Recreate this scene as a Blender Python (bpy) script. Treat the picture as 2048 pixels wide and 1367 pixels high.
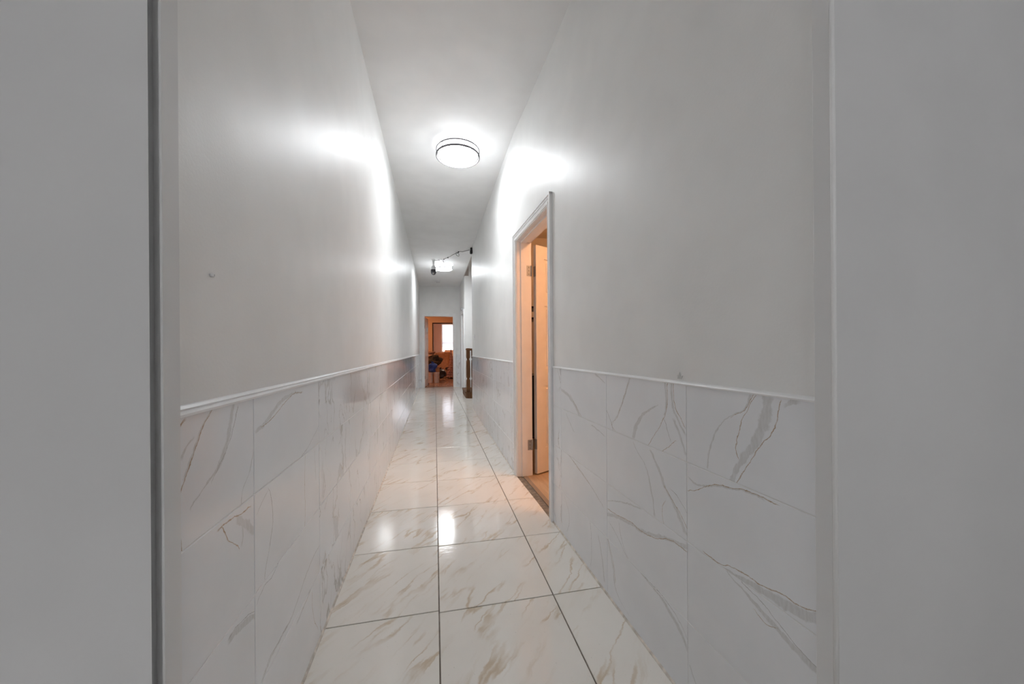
import bpy, bmesh, math, random
from mathutils import Matrix, Vector

random.seed(7)
scene = bpy.context.scene
for o in list(bpy.data.objects):
    bpy.data.objects.remove(o, do_unlink=True)
COL = scene.collection

# ------------------------------------------------------------------ camera, world, exposure
cam_data = bpy.data.cameras.new('camera')
cam = bpy.data.objects.new('camera', cam_data)
COL.objects.link(cam)
cam_data.sensor_fit = 'HORIZONTAL'
cam_data.sensor_width = 36.0
cam_data.lens = 715.0 / 2048.0 * 36.0
cam_data.shift_y = 16.4 / 2048.0
cam_data.clip_start = 0.02
cam_data.clip_end = 100
YAW = math.atan(154.0 / 715.0)
cam.matrix_world = (Matrix.Translation((0, 0, 1.126)) @ Matrix.Rotation(-YAW, 4, 'Z')
                    @ Matrix.Rotation(math.pi / 2, 4, 'X') @ Matrix.Rotation(-0.0070, 4, 'Z'))
scene.camera = cam

WORLD_STRENGTH = 1.75
LAMP_STRENGTH = 22.5
world = bpy.data.worlds.new('overcast_daylight')
scene.world = world
world.use_nodes = True
bg = world.node_tree.nodes['Background']
bg.inputs['Color'].default_value = (0.97, 0.975, 1.0, 1)
bg.inputs['Strength'].default_value = WORLD_STRENGTH

vs = scene.view_settings
vs.view_transform = 'Standard'
vs.look = 'None'
vs.gamma = 1.0
vs.use_curve_mapping = False
vs.exposure = 1.1
scene.cycles.max_bounces = 6
scene.cycles.diffuse_bounces = 5
scene.cycles.glossy_bounces = 3
scene.cycles.use_light_tree = False

# ------------------------------------------------------------------ mesh helper
class MB:
    def __init__(self):
        self.v = []; self.f = []; self.sm = []
    def add(self, verts, faces, smooth=False):
        b = len(self.v)
        self.v += [tuple(p) for p in verts]
        for f in faces:
            self.f.append([b + i for i in f]); self.sm.append(smooth)
        return self
    def box(self, x0, x1, y0, y1, z0, z1):
        if x0 > x1: x0, x1 = x1, x0
        if y0 > y1: y0, y1 = y1, y0
        if z0 > z1: z0, z1 = z1, z0
        v = [(x0,y0,z0),(x1,y0,z0),(x1,y1,z0),(x0,y1,z0),(x0,y0,z1),(x1,y0,z1),(x1,y1,z1),(x0,y1,z1)]
        return self.add(v, [(0,3,2,1),(4,5,6,7),(0,1,5,4),(1,2,6,5),(2,3,7,6),(3,0,4,7)])
    def cbox(self, x0, x1, y0, y1, z0, z1, c):
        """box with chamfered edges"""
        b = bmesh.new()
        m = MB(); m.box(x0,x1,y0,y1,z0,z1)
        vs_ = [b.verts.new(p) for p in m.v]
        for f in m.f: b.faces.new([vs_[i] for i in f])
        bmesh.ops.bevel(b, geom=b.edges[:], offset=c, segments=1, affect='EDGES')
        b.verts.index_update()
        self.add([v.co[:] for v in b.verts], [[v.index for v in f.verts] for f in b.faces])
        b.free(); return self
    def prism(self, poly, z0, z1):
        n = len(poly)
        a = sum(poly[i][0]*poly[(i+1)%n][1]-poly[(i+1)%n][0]*poly[i][1] for i in range(n))
        if a < 0: poly = poly[::-1]
        v = [(p[0],p[1],z0) for p in poly] + [(p[0],p[1],z1) for p in poly]
        f = [tuple(range(n))[::-1], tuple(range(n, 2*n))]
        f += [(i,(i+1)%n,n+(i+1)%n,n+i) for i in range(n)]
        return self.add(v, f)
    def sweep_y(self, prof, y0, y1, x=lambda y: 0.0):
        """profile of (x, z) points swept along Y"""
        n = len(prof)
        v = [(x(y0)+p[0], y0, p[1]) for p in prof] + [(x(y1)+p[0], y1, p[1]) for p in prof]
        f = [tuple(range(n)), tuple(range(n, 2*n))[::-1]]
        f += [(i, n+i, n+(i+1)%n, (i+1)%n) for i in range(n)]
        return self.add(v, f)
    def lathe(self, prof, cx=0, cy=0, seg=32, smooth=True, cap=True):
        """profile of (radius, z) turned about a vertical axis"""
        n = len(prof); v = []
        for r, z in prof:
            for k in range(seg):
                a = 2*math.pi*k/seg
                v.append((cx+r*math.cos(a), cy+r*math.sin(a), z))
        f = []
        for i in range(n-1):
            for k in range(seg):
                k2 = (k+1) % seg
                f.append((i*seg+k, i*seg+k2, (i+1)*seg+k2, (i+1)*seg+k))
        self.add(v, f, smooth)
        if cap:
            b = len(self.v) - n*seg
            self.f.append([b+k for k in range(seg)][::-1]); self.sm.append(False)
            self.f.append([b+(n-1)*seg+k for k in range(seg)]); self.sm.append(False)
        return self
    def ring(self, R, r_w, r_h, z, cx=0, cy=0, seg=48):
        """flat band ring: width r_w, height r_h"""
        prof = [(R-r_w/2, z-r_h/2), (R+r_w/2, z-r_h/2), (R+r_w/2, z+r_h/2), (R-r_w/2, z+r_h/2), (R-r_w/2, z-r_h/2)]
        return self.lathe(prof, cx, cy, seg, smooth=False, cap=False)
    def tube(self, pts, r, seg=8, closed=False):
        pts = [Vector(p) for p in pts]; n = len(pts); v = []
        for i, p in enumerate(pts):
            a = pts[i-1] if (i > 0 or closed) else p
            c = pts[(i+1) % n] if (i < n-1 or closed) else p
            t = (c-a).normalized()
            up = Vector((0,0,1)) if abs(t.z) < .9 else Vector((1,0,0))
            s = t.cross(up).normalized(); u = s.cross(t)
            rr = r[i] if isinstance(r, (list, tuple)) else r
            for k in range(seg):
                q = 2*math.pi*k/seg
                v.append(p + s*(rr*math.cos(q)) + u*(rr*math.sin(q)))
        f = []
        for i in range(n if closed else n-1):
            j = (i+1) % n
            for k in range(seg):
                k2 = (k+1) % seg
                f.append((i*seg+k, i*seg+k2, j*seg+k2, j*seg+k))
        if not closed:
            f.append(tuple(range(seg))[::-1]); f.append(tuple((n-1)*seg+k for k in range(seg)))
        return self.add(v, f, True)
    def mesh(self, name):
        me = bpy.data.meshes.new(name)
        me.from_pydata(self.v, [], self.f)
        me.polygons.foreach_set('use_smooth', self.sm)
        me.update()
        b = bmesh.new(); b.from_mesh(me)
        bmesh.ops.recalc_face_normals(b, faces=b.faces[:])
        b.to_mesh(me); b.free()
        return me
    def build(self, name, material, parent=None, loc=None, rotz=None):
        me = self.mesh(name)
        if material: me.materials.append(material)
        return place(name, me, parent, loc, rotz)

def place(name, me, parent=None, loc=None, rotz=None):
    o = bpy.data.objects.new(name, me)
    COL.objects.link(o)
    if parent: o.parent = parent
    if loc: o.location = loc
    if rotz is not None: o.rotation_euler = (0, 0, rotz)
    return o

def structure(o):
    o['kind'] = 'structure'; return o
def tag(o, label, cat, group=None):
    o['label'] = label; o['category'] = cat
    if group: o['group'] = group
    return o
def thing(name, label, cat, loc=(0,0,0), rotz=0, group=None):
    o = bpy.data.objects.new(name, None); COL.objects.link(o)
    o.empty_display_size = 0.05
    o.location = loc; o.rotation_euler = (0, 0, rotz)
    return tag(o, label, cat, group)
def copy_tree(o, parent=None):
    c = o.copy(); COL.objects.link(c); c.parent = parent
    for ch in list(o.children): copy_tree(ch, c)
    return c

# ------------------------------------------------------------------ materials
class NT:
    """small helper around a node tree"""
    def __init__(self, name):
        self.m = bpy.data.materials.new(name); self.m.use_nodes = True
        self.t = self.m.node_tree; self.n = self.t.nodes; self.l = self.t.links
        self.b = self.n['Principled BSDF']
    def node(self, kind, **kw):
        nd = self.n.new(kind)
        for k, v in kw.items(): setattr(nd, k, v)
        return nd
    def put(self, sock, val):
        if hasattr(val, 'is_output'): self.l.new(val, sock)
        else: sock.default_value = val
    def math(self, op, a, b=None, c=None, clamp=False):
        nd = self.node('ShaderNodeMath', operation=op, use_clamp=clamp)
        self.put(nd.inputs[0], a)
        if b is not None: self.put(nd.inputs[1], b)
        if c is not None: self.put(nd.inputs[2], c)
        return nd.outputs[0]
    def vmath(self, op, a, b=None, scale=None):
        nd = self.node('ShaderNodeVectorMath', operation=op)
        self.put(nd.inputs[0], a)
        if b is not None: self.put(nd.inputs[1], b)
        if scale is not None: self.put(nd.inputs['Scale'], scale)
        return nd.outputs[0]
    def noise(self, vec, scale, detail=3, rough=.5, dist=0.0, out=0):
        nd = self.node('ShaderNodeTexNoise')
        if vec is not None: self.l.new(vec, nd.inputs['Vector'])
        nd.inputs['Scale'].default_value = scale; nd.inputs['Detail'].default_value = detail
        nd.inputs['Roughness'].default_value = rough; nd.inputs['Distortion'].default_value = dist
        return nd.outputs[out]
    def maprange(self, v, a, b, c=0.0, d=1.0, smooth=True):
        nd = self.node('ShaderNodeMapRange')
        nd.interpolation_type = 'SMOOTHSTEP' if smooth else 'LINEAR'
        self.put(nd.inputs['Value'], v)
        for k, x in zip(('From Min','From Max','To Min','To Max'), (a, b, c, d)): self.put(nd.inputs[k], x)
        return nd.outputs['Result']
    def mix(self, fac, a, b):
        nd = self.node('ShaderNodeMix', data_type='RGBA')
        self.put(nd.inputs[0], fac)
        for s, x in ((nd.inputs[6], a), (nd.inputs[7], b)):
            self.put(s, (x[0], x[1], x[2], 1) if isinstance(x, tuple) else x)
        return nd.outputs[2]
    def coord(self, which='Object'):
        return self.node('ShaderNodeTexCoord').outputs[which]
    def mapping(self, vec, loc=(0,0,0), rot=(0,0,0), scale=(1,1,1)):
        nd = self.node('ShaderNodeMapping')
        self.l.new(vec, nd.inputs['Vector'])
        nd.inputs['Location'].default_value = loc; nd.inputs['Rotation'].default_value = rot
        nd.inputs['Scale'].default_value = scale
        return nd.outputs[0]
    def bump(self, height, strength=.1, dist=.01, prev=None):
        nd = self.node('ShaderNodeBump')
        nd.inputs['Strength'].default_value = strength; nd.inputs['Distance'].default_value = dist
        self.l.new(height, nd.inputs['Height'])
        if prev is not None: self.l.new(prev, nd.inputs['Normal'])
        return nd.outputs[0]
    def base(self, col, rough=None, normal=None, spec=None, metal=None):
        self.put(self.b.inputs['Base Color'], (col[0], col[1], col[2], 1) if isinstance(col, tuple) else col)
        if rough is not None: self.put(self.b.inputs['Roughness'], rough)
        if normal is not None: self.l.new(normal, self.b.inputs['Normal'])
        if spec is not None: self.put(self.b.inputs['Specular IOR Level'], spec)
        if metal is not None: self.put(self.b.inputs['Metallic'], metal)
        return self.m

def simple(name, col, rough=.5, metal=0, var=.06, scale=12, bump=0.0, bscale=40, spec=.5):
    t = NT(name); c = t.coord()
    n = t.noise(c, scale, 3)
    k = t.maprange(n, .3, .7)
    a = tuple(max(0, x*(1-var)) for x in col); b = tuple(min(1, x*(1+var)) for x in col)
    nm = t.bump(t.noise(c, bscale, 2), bump, .01) if bump else None
    return t.base(t.mix(k, a, b), rough, nm, spec, metal)

def emitter(name, col, strength):
    t = NT(name)
    t.base((.9,.9,.9), .4)
    t.b.inputs['Emission Color'].default_value = (*col, 1)
    t.b.inputs['Emission Strength'].default_value = strength
    return t.m

def paint(name, col, rough, wav=.25, peel=.06):
    t = NT(name); c = t.coord()
    big = t.noise(c, 3.2, 2, .55)
    nm = t.bump(big, wav, .03)
    if peel: nm = t.bump(t.noise(c, 130, 1, .5), peel, .004, nm)
    col2 = tuple(x*.965 for x in col)
    k = t.maprange(big, .35, .65)
    return t.base(t.mix(k, col2, col), rough, nm, .27)

def marble_wall_generic():
    t = NT('marble_wall_tile'); c = t.coord()
    rnd = t.node('ShaderNodeObjectInfo').outputs['Random']
    off = t.math('MULTIPLY', rnd, 57.0)
    comb = t.node('ShaderNodeCombineXYZ')
    t.put(comb.inputs[0], off); t.put(comb.inputs[1], t.math('MULTIPLY', rnd, 23.0)); t.put(comb.inputs[2], t.math('MULTIPLY', rnd, 91.0))
    p = t.vmath('ADD', c, comb.outputs[0])
    w = t.vmath('SCALE', t.vmath('SUBTRACT', t.noise(p, 5.5, 4, .6, 0, 1), (.5,.5,.5)), scale=.16)
    ang = t.mapping(t.vmath('ADD', p, w), rot=(math.radians(28), 0, 0), scale=(1, 3.2, 1.1))
    n1 = t.noise(ang, 1.25, 2, .45)
    d = t.math('ABSOLUTE', t.math('SUBTRACT', n1, .5))
    n2 = t.noise(p, 3.5, 2, .5)
    wid = t.maprange(n2, .42, .74, .001, .022)
    vein = t.maprange(t.math('DIVIDE', d, wid), .5, 1.0, 1.0, 0.0)
    edge = t.maprange(t.math('ABSOLUTE', t.math('SUBTRACT', t.math('DIVIDE', d, wid), .85)), 0, .22, 1.0, 0.0)
    edge = t.math('MULTIPLY', edge, t.maprange(t.noise(p, 9, 2), .45, .6))
    n3 = t.noise(t.mapping(t.vmath('ADD', p, w), loc=(3,7,1), rot=(math.radians(-18),0,0), scale=(1, 2.4, .8)), 2.1, 3, .5)
    thin = t.maprange(t.math('ABSOLUTE', t.math('SUBTRACT', n3, .5)), 0, .014, 1.0, 0.0)
    thin = t.math('MULTIPLY', thin, t.maprange(t.noise(p, 2.6, 2), .44, .58))
    col = t.mix(t.math('MULTIPLY', vein, .3), (.87,.885,.91), (.43,.42,.41))
    col = t.mix(t.math('MULTIPLY', thin, .6), col, (.36,.33,.30))
    col = t.mix(t.math('MULTIPLY', edge, .6), col, (.40,.28,.17))
    return t.base(col, .07, None, .5)

def marble_wall_traced(name, L, h, veins):
    """veins: (kind, [(y, z, width_mm)...]) in metres inside a tile of size L x h"""
    t = NT(name); c = t.coord()
    w = t.vmath('SCALE', t.vmath('SUBTRACT', t.noise(c, 22, 4, .6, 0, 1), (.5,.5,.5)), scale=.016)
    w2 = t.vmath('SCALE', t.vmath('SUBTRACT', t.noise(c, 75, 3, .6, 0, 1), (.5,.5,.5)), scale=.004)
    sep = t.node('ShaderNodeSeparateXYZ'); t.l.new(t.vmath('ADD', t.vmath('ADD', c, w), w2), sep.inputs[0])
    Y, Z = sep.outputs[1], sep.outputs[2]
    rag = t.maprange(t.noise(c, 34, 4, .65), .3, .7, .6, 1.45, False)
    streak = t.maprange(t.noise(t.mapping(c, rot=(math.radians(25),0,0), scale=(1,3.2,.8)), 42, 4, .65), .3, .7, .45, 1.1, False)
    base = t.mix(t.maprange(t.noise(c, 5, 3), .35, .7), (.88,.895,.92), (.85,.865,.89))
    grey = None; dark = None; ochre = None
    for kind, pts in veins:
        ey = max(p[0] for p in pts) - min(p[0] for p in pts)
        ez = max(p[1] for p in pts) - min(p[1] for p in pts)
        along_z = ez*1.2 >= ey
        A, B, la, lb = (Z, Y, h, L) if along_z else (Y, Z, L, h)
        ps = [((p[1]/h, p[0]/L, p[2]) if along_z else (p[0]/L, p[1]/h, p[2])) for p in pts]
        if ps[0][0] > ps[-1][0]: ps = ps[::-1]
        keep = [ps[0]]
        for p in ps[1:]:
            if p[0] > keep[-1][0] + .012: keep.append(p)
        ps = keep
        if len(ps) < 2: continue
        slope = (ps[-1][1]-ps[0][1])*lb / max(1e-4, (ps[-1][0]-ps[0][0])*la)
        cosn = 1/math.sqrt(1+slope*slope)
        ta = t.math('DIVIDE', A, la)
        def curve(vals):
            nd = t.node('ShaderNodeFloatCurve')
            cu = nd.mapping.curves[0]
            nd.mapping.use_clip = False
            cu.points[0].location = vals[0]; cu.points[1].location = vals[-1]
            for x, y in vals[1:-1]: cu.points.new(x, y)
            for q in cu.points: q.handle_type = 'AUTO'
            nd.mapping.extend = 'HORIZONTAL'
            nd.mapping.update()
            t.l.new(ta, nd.inputs['Value'])
            return nd.outputs[0]
        cen = t.math('MULTIPLY', curve([(p[0], p[1]) for p in ps]), lb)
        d = t.math('MULTIPLY', t.math('ABSOLUTE', t.math('SUBTRACT', B, cen)), cosn)
        wv = [(p[0], p[2]/1000*.5/.02) for p in ps]
        half = t.math('MULTIPLY', curve(wv), .02)
        half = t.math('MULTIPLY', half, rag)
        e = .022
        ends = t.math('MULTIPLY', t.maprange(ta, ps[0][0]-e, ps[0][0]+e), t.maprange(ta, ps[-1][0]-e, ps[-1][0]+e, 1.0, 0.0))
        lo = .72 if kind == 'g' else .35
        m = t.math('MULTIPLY', t.maprange(t.math('DIVIDE', d, t.math('MAXIMUM', half, 1e-5)), lo, 1.15, 1.0, 0.0), ends)
        if kind == 'g': grey = m if grey is None else t.math('MAXIMUM', grey, m)
        elif kind == 'd': dark = m if dark is None else t.math('MAXIMUM', dark, m)
        else: ochre = m if ochre is None else t.math('MAXIMUM', ochre, m)
    col = base
    if grey is not None: col = t.mix(t.math('MULTIPLY', t.math('MULTIPLY', grey, streak), .52), col, (.50,.49,.465))
    if dark is not None: col = t.mix(t.math('MULTIPLY', dark, .65), col, (.34,.32,.30))
    if ochre is not None: col = t.mix(t.math('MULTIPLY', t.math('MULTIPLY', ochre, streak), .9), col, (.40,.255,.13))
    return t.base(col, .08, None, .5)

def marble_floor():
    t = NT('marble_floor_tile'); c = t.coord()
    rnd = t.node('ShaderNodeObjectInfo').outputs['Random']
    comb = t.node('ShaderNodeCombineXYZ')
    t.put(comb.inputs[0], t.math('MULTIPLY', rnd, 41.0)); t.put(comb.inputs[1], t.math('MULTIPLY', rnd, 77.0))
    p = t.vmath('ADD', c, comb.outputs[0])
    w = t.vmath('SCALE', t.vmath('SUBTRACT', t.noise(p, 7, 5, .65, 0, 1), (.5,.5,.5)), scale=.07)
    q = t.vmath('ADD', p, w)
    rq = t.mapping(q, rot=(0, 0, math.radians(-52)), scale=(1, 1, 1))
    st = t.mapping(rq, scale=(1.0, 6.5, 1))
    n1 = t.noise(st, 1.25, 3, .5)
    vein = t.maprange(t.math('ABSOLUTE', t.math('SUBTRACT', n1, .5)), .0, .03, 1.0, 0.0)
    vein = t.math('MULTIPLY', vein, t.maprange(t.noise(p, 4.2, 3), .42, .66))
    n2 = t.noise(t.mapping(rq, loc=(5,2,0), scale=(1.4, 11, 1)), 2.0, 4, .6)
    wisp = t.math('MULTIPLY', t.maprange(n2, .52, .74), t.maprange(t.noise(p, 3.0, 2), .4, .65))
    body = t.mix(t.maprange(t.noise(p, 3.5, 3), .35, .7), (.90,.86,.80), (.86,.82,.755))
    col = t.mix(t.math('MULTIPLY', wisp, .42), body, (.62,.49,.33))
    col = t.mix(t.math('MULTIPLY', vein, .7), col, (.58,.43,.26))
    speck = t.maprange(t.noise(p, 160, 1), .76, .80)
    col = t.mix(t.math('MULTIPLY', speck, .5), col, (.3,.26,.22))
    # dried mop streaks in the polish
    mop = t.noise(t.mapping(c, rot=(0,0,math.radians(35)), scale=(3, 26, 1)), 4, 3, .6)
    rough = t.maprange(mop, .35, .75, .04, .20)
    nm = t.bump(mop, .07, .004)
    return t.base(col, rough, nm, .5)

def wood(name, a, b, rough=.35, scale=(1,12,12)):
    t = NT(name); c = t.coord()
    w = t.node('ShaderNodeTexNoise'); w.inputs['Scale'].default_value = 3; w.inputs['Detail'].default_value = 5
    w.inputs['Distortion'].default_value = .8
    t.l.new(t.mapping(c, scale=scale), w.inputs['Vector'])
    k = t.maprange(w.outputs[0], .3, .7)
    return t.base(t.mix(k, a, b), rough, t.bump(w.outputs[0], .08, .004), .3)

def fabric(name, a, b, rough=.9, scale=14):
    t = NT(name); c = t.coord()
    n = t.noise(c, scale, 5, .65, .5)
    return t.base(t.mix(t.maprange(n, .35, .65), a, b), rough, t.bump(n, .6, .02))

M = {}
M['paint'] = paint('white_semi_gloss_paint', (.90,.90,.89), .43, .12)
M['ceiling'] = paint('white_ceiling_paint', (.88,.88,.88), .55, .06, 0)
M['front'] = paint('white_wall_paint_flat', (.78,.78,.78), .6, .05, 0)
M['trim'] = simple('white_trim_paint', (.90,.90,.90), .35, var=.02)
M['jamb'] = simple('white_jamb_paint', (.83,.80,.785), .4, var=.02)
M['grout_floor'] = simple('brown_floor_grout', (.22,.185,.15), .9, var=.25, scale=25)
M['grout_wall'] = simple('pale_wall_grout', (.83,.83,.82), .8, var=.04)
M['tile'] = marble_wall_generic()
M['floor_tile'] = marble_floor()
M['caulk'] = simple('dirty_beige_caulk', (.70,.645,.58), .8, var=.22, scale=30)
M['nickel'] = simple('brushed_nickel', (.15,.14,.15), .45, .9, .05)
M['steel'] = simple('satin_steel', (.34,.35,.37), .45, .5, .08)
M['diffuser'] = emitter('lit_acrylic_diffuser', (.93,.97,1.0), LAMP_STRENGTH)
M['diffuser_far'] = emitter('lit_acrylic_diffuser_far', (.93,.97,1.0), LAMP_STRENGTH*1.6)
M['diffuser_rim'] = emitter('lit_acrylic_rim', (.93,.97,1.0), LAMP_STRENGTH*.09)
M['plastic_white'] = simple('white_plastic', (.78,.78,.79), .35, var=.02)
M['plastic_black'] = simple('black_plastic', (.012,.012,.014), .3, var=.1)
M['plastic_dark'] = simple('dark_grey_plastic', (.05,.048,.06), .25, var=.1)
M['lens'] = simple('smoked_lens', (.30,.29,.28), .1, var=.05)
M['cable'] = simple('grey_black_cable', (.045,.045,.045), .6, var=.1)
M['stair_wood'] = wood('brown_stained_wood', (.10,.038,.011), (.175,.070,.021), .45, (9, 9, 1.2))
M['peach'] = paint('peach_room_paint', (.80,.63,.49), .6, .05, 0)
M['room_white'] = paint('warm_white_room_paint', (.82,.76,.68), .6, .05, 0)
M['laminate'] = wood('reddish_laminate', (.34,.19,.12), (.46,.28,.19), .22, (9, 1.2, 1))
M['side_floor'] = wood('oak_laminate', (.50,.34,.21), (.60,.43,.28), .35, (9, 1.2, 1))
M['dark_wood'] = wood('dark_brown_trim', (.035,.018,.014), (.06,.03,.022), .35)
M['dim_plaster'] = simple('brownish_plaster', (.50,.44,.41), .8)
M['mauve'] = paint('mauve_room_paint', (.56,.40,.35), .6, .05, 0)

# veins traced on the nearest wall tiles: column, row, kind, (distance along hall, height, width in mm)
VEINS_RIGHT = [
 (0,0,'g',[(0.762,1.009,5),(0.786,0.967,5),(0.845,0.93,5),(0.872,0.896,5),(0.896,0.844,5),(0.909,0.774,5)]),
 (0,0,'o',[(0.755,1.01,2.2),(0.786,0.965,2.2),(0.824,0.941,2.2)]),
 (0,0,'o',[(0.748,1.007,2.5),(0.783,0.951,2.5),(0.8,0.902,2.5),(0.807,0.853,2.5),(0.801,0.835,2.5)]),
 (0,0,'g',[(0.717,1.009,24),(0.728,0.949,24),(0.752,0.887,26),(0.793,0.83,20),(0.824,0.763,15)]),
 (0,0,'o',[(0.686,1.004,3),(0.698,0.948,3),(0.721,0.901,3),(0.756,0.854,3),(0.782,0.808,3),(0.808,0.764,3)]),
 (0,0,'g',[(0.674,0.993,12),(0.659,1.005,12),(0.645,1.012,12)]),
 (0,1,'o',[(0.989,0.678,2.5),(0.936,0.704,2.5),(0.906,0.725,2.5),(0.843,0.745,2.5),(0.771,0.758,2.5),(0.729,0.756,2.5),(0.697,0.758,2.5)]),
 (0,1,'g',[(0.989,0.72,6),(0.951,0.712,6),(0.906,0.724,6),(0.843,0.743,6),(0.771,0.756,6),(0.729,0.753,6)]),
 (0,1,'o',[(0.928,0.52,3),(0.871,0.517,3),(0.819,0.534,3),(0.744,0.54,3),(0.686,0.551,3),(0.64,0.554,3),(0.598,0.571,3)]),
 (0,1,'g',[(0.869,0.512,4),(0.796,0.521,10),(0.724,0.529,20),(0.651,0.537,24),(0.597,0.558,26)]),
 (0,2,'g',[(0.845,0.512,3),(0.766,0.485,8),(0.705,0.466,14),(0.651,0.447,16),(0.598,0.437,16)]),
 (0,2,'d',[(0.828,0.519,2),(0.759,0.503,2),(0.699,0.483,2),(0.651,0.458,2),(0.598,0.443,2)]),
 (0,2,'o',[(0.755,0.467,2),(0.728,0.455,2),(0.699,0.465,2)]),
 (0,3,'g',[(0.989,0.127,5),(0.971,0.1,5),(0.947,0.079,5)]),
 (1,0,'g',[(1.318,1.01,9),(1.383,0.893,8),(1.435,0.823,5),(1.464,0.792,4)]),
 (1,0,'o',[(1.333,0.988,2.2),(1.389,0.885,2.2),(1.436,0.816,2.2),(1.469,0.797,2.2),(1.436,0.768,2.2)]),
 (1,0,'d',[(1.521,0.856,2.5),(1.473,0.801,2.5),(1.454,0.764,2.5)]),
 (1,0,'g',[(1.138,0.926,4),(1.198,0.897,13),(1.258,0.85,16),(1.296,0.77,12)]),
 (1,0,'o',[(1.089,1.01,2.6),(1.09,0.949,2.6),(1.1,0.895,2.6),(1.139,0.839,2.6),(1.199,0.765,2.6)]),
 (1,0,'g',[(1.1,1.013,7),(1.096,0.948,7),(1.102,0.895,7)]),
 (1,0,'o',[(1.059,1.021,2.6),(1.055,0.975,2.6),(1.045,0.926,2.6),(1.022,0.901,2.6),(1.001,0.873,2.6)]),
 (1,0,'g',[(1.07,1.02,9),(1.065,0.974,9),(1.055,0.924,9),(1.027,0.884,9),(1.001,0.853,9)]),
 (1,0,'d',[(1.104,0.882,2.5),(1.084,0.838,2.5),(1.072,0.813,2.5)]),
 (1,0,'o',[(1.047,0.821,2.4),(1.078,0.796,2.4),(1.116,0.767,2.4)]),
 (1,0,'g',[(1.058,0.89,10),(1.028,0.846,10),(1.002,0.788,10)]),
 (1,1,'g',[(1.299,0.756,4),(1.273,0.726,4),(1.216,0.685,5),(1.186,0.62,6),(1.161,0.519,7)]),
 (1,1,'g',[(1.184,0.752,12),(1.133,0.693,12),(1.1,0.643,12),(1.049,0.595,14),(1.004,0.533,16)]),
 (1,1,'o',[(1.106,0.649,2.8),(1.061,0.611,2.8),(1.025,0.585,2.8),(0.997,0.553,2.8)]),
 (1,1,'d',[(1.073,0.651,2),(1.024,0.63,2),(0.999,0.604,2)]),
 (1,1,'o',[(1.1,0.599,2),(1.118,0.565,2),(1.108,0.513,2)]),
 (1,2,'g',[(1.523,0.368,14),(1.42,0.4,14),(1.322,0.416,12),(1.219,0.431,15),(1.102,0.472,13),(0.998,0.493,16)]),
 (1,2,'o',[(1.518,0.396,3.2),(1.441,0.404,3.2),(1.34,0.422,3.2),(1.252,0.425,3.2),(1.173,0.436,3.2),(1.075,0.478,3.2),(0.998,0.479,3.2)]),
 (1,2,'g',[(1.508,0.435,4),(1.378,0.48,6),(1.247,0.508,6)]),
 (1,2,'d',[(1.497,0.343,2),(1.421,0.309,2),(1.352,0.264,2)]),
 (1,2,'d',[(1.41,0.38,2),(1.39,0.32,2),(1.342,0.263,2)]),
 (1,3,'g',[(1.249,0.256,3),(1.145,0.247,8),(1.078,0.227,15),(1.029,0.2,18),(0.999,0.167,18)]),
 (1,3,'d',[(1.245,0.258,2),(1.104,0.252,2),(1.046,0.237,2),(0.994,0.199,2)]),
 (1,3,'g',[(1.515,0.268,7),(1.466,0.158,8),(1.421,0.054,8),(1.345,0.036,9)]),
 (1,3,'o',[(1.584,0.227,2.2),(1.515,0.256,2.2),(1.477,0.208,2.2),(1.445,0.103,2.2)]),
 (2,0,'g',[(2.077,0.885,14),(1.922,0.843,18),(1.81,0.763,16)]),
 (2,0,'o',[(1.94,0.87,2.4),(1.836,0.8,2.4),(1.779,0.76,2.4)]),
 (2,0,'g',[(1.624,1.006,8),(1.572,0.989,8),(1.528,0.971,8)]),
 (2,1,'g',[(1.999,0.749,5),(1.943,0.703,5),(1.883,0.666,5)]),
 (2,1,'g',[(1.669,0.747,6),(1.589,0.737,6),(1.532,0.723,6)]),
 (2,2,'g',[(2.075,0.542,6),(1.875,0.492,7),(1.717,0.45,6),(1.551,0.389,5)]),
 (2,2,'o',[(1.91,0.503,2.2),(1.777,0.462,2.2),(1.688,0.441,2.2)]),
 (2,3,'d',[(1.691,0.253,3),(1.678,0.16,3),(1.686,0.029,3)]),
 (2,3,'g',[(1.604,0.229,8),(1.572,0.155,8),(1.547,0.04,9)]),
 (2,3,'d',[(2.048,0.249,2.5),(1.971,0.169,2.5),(2.0,0.053,2.5)]),
]
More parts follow.
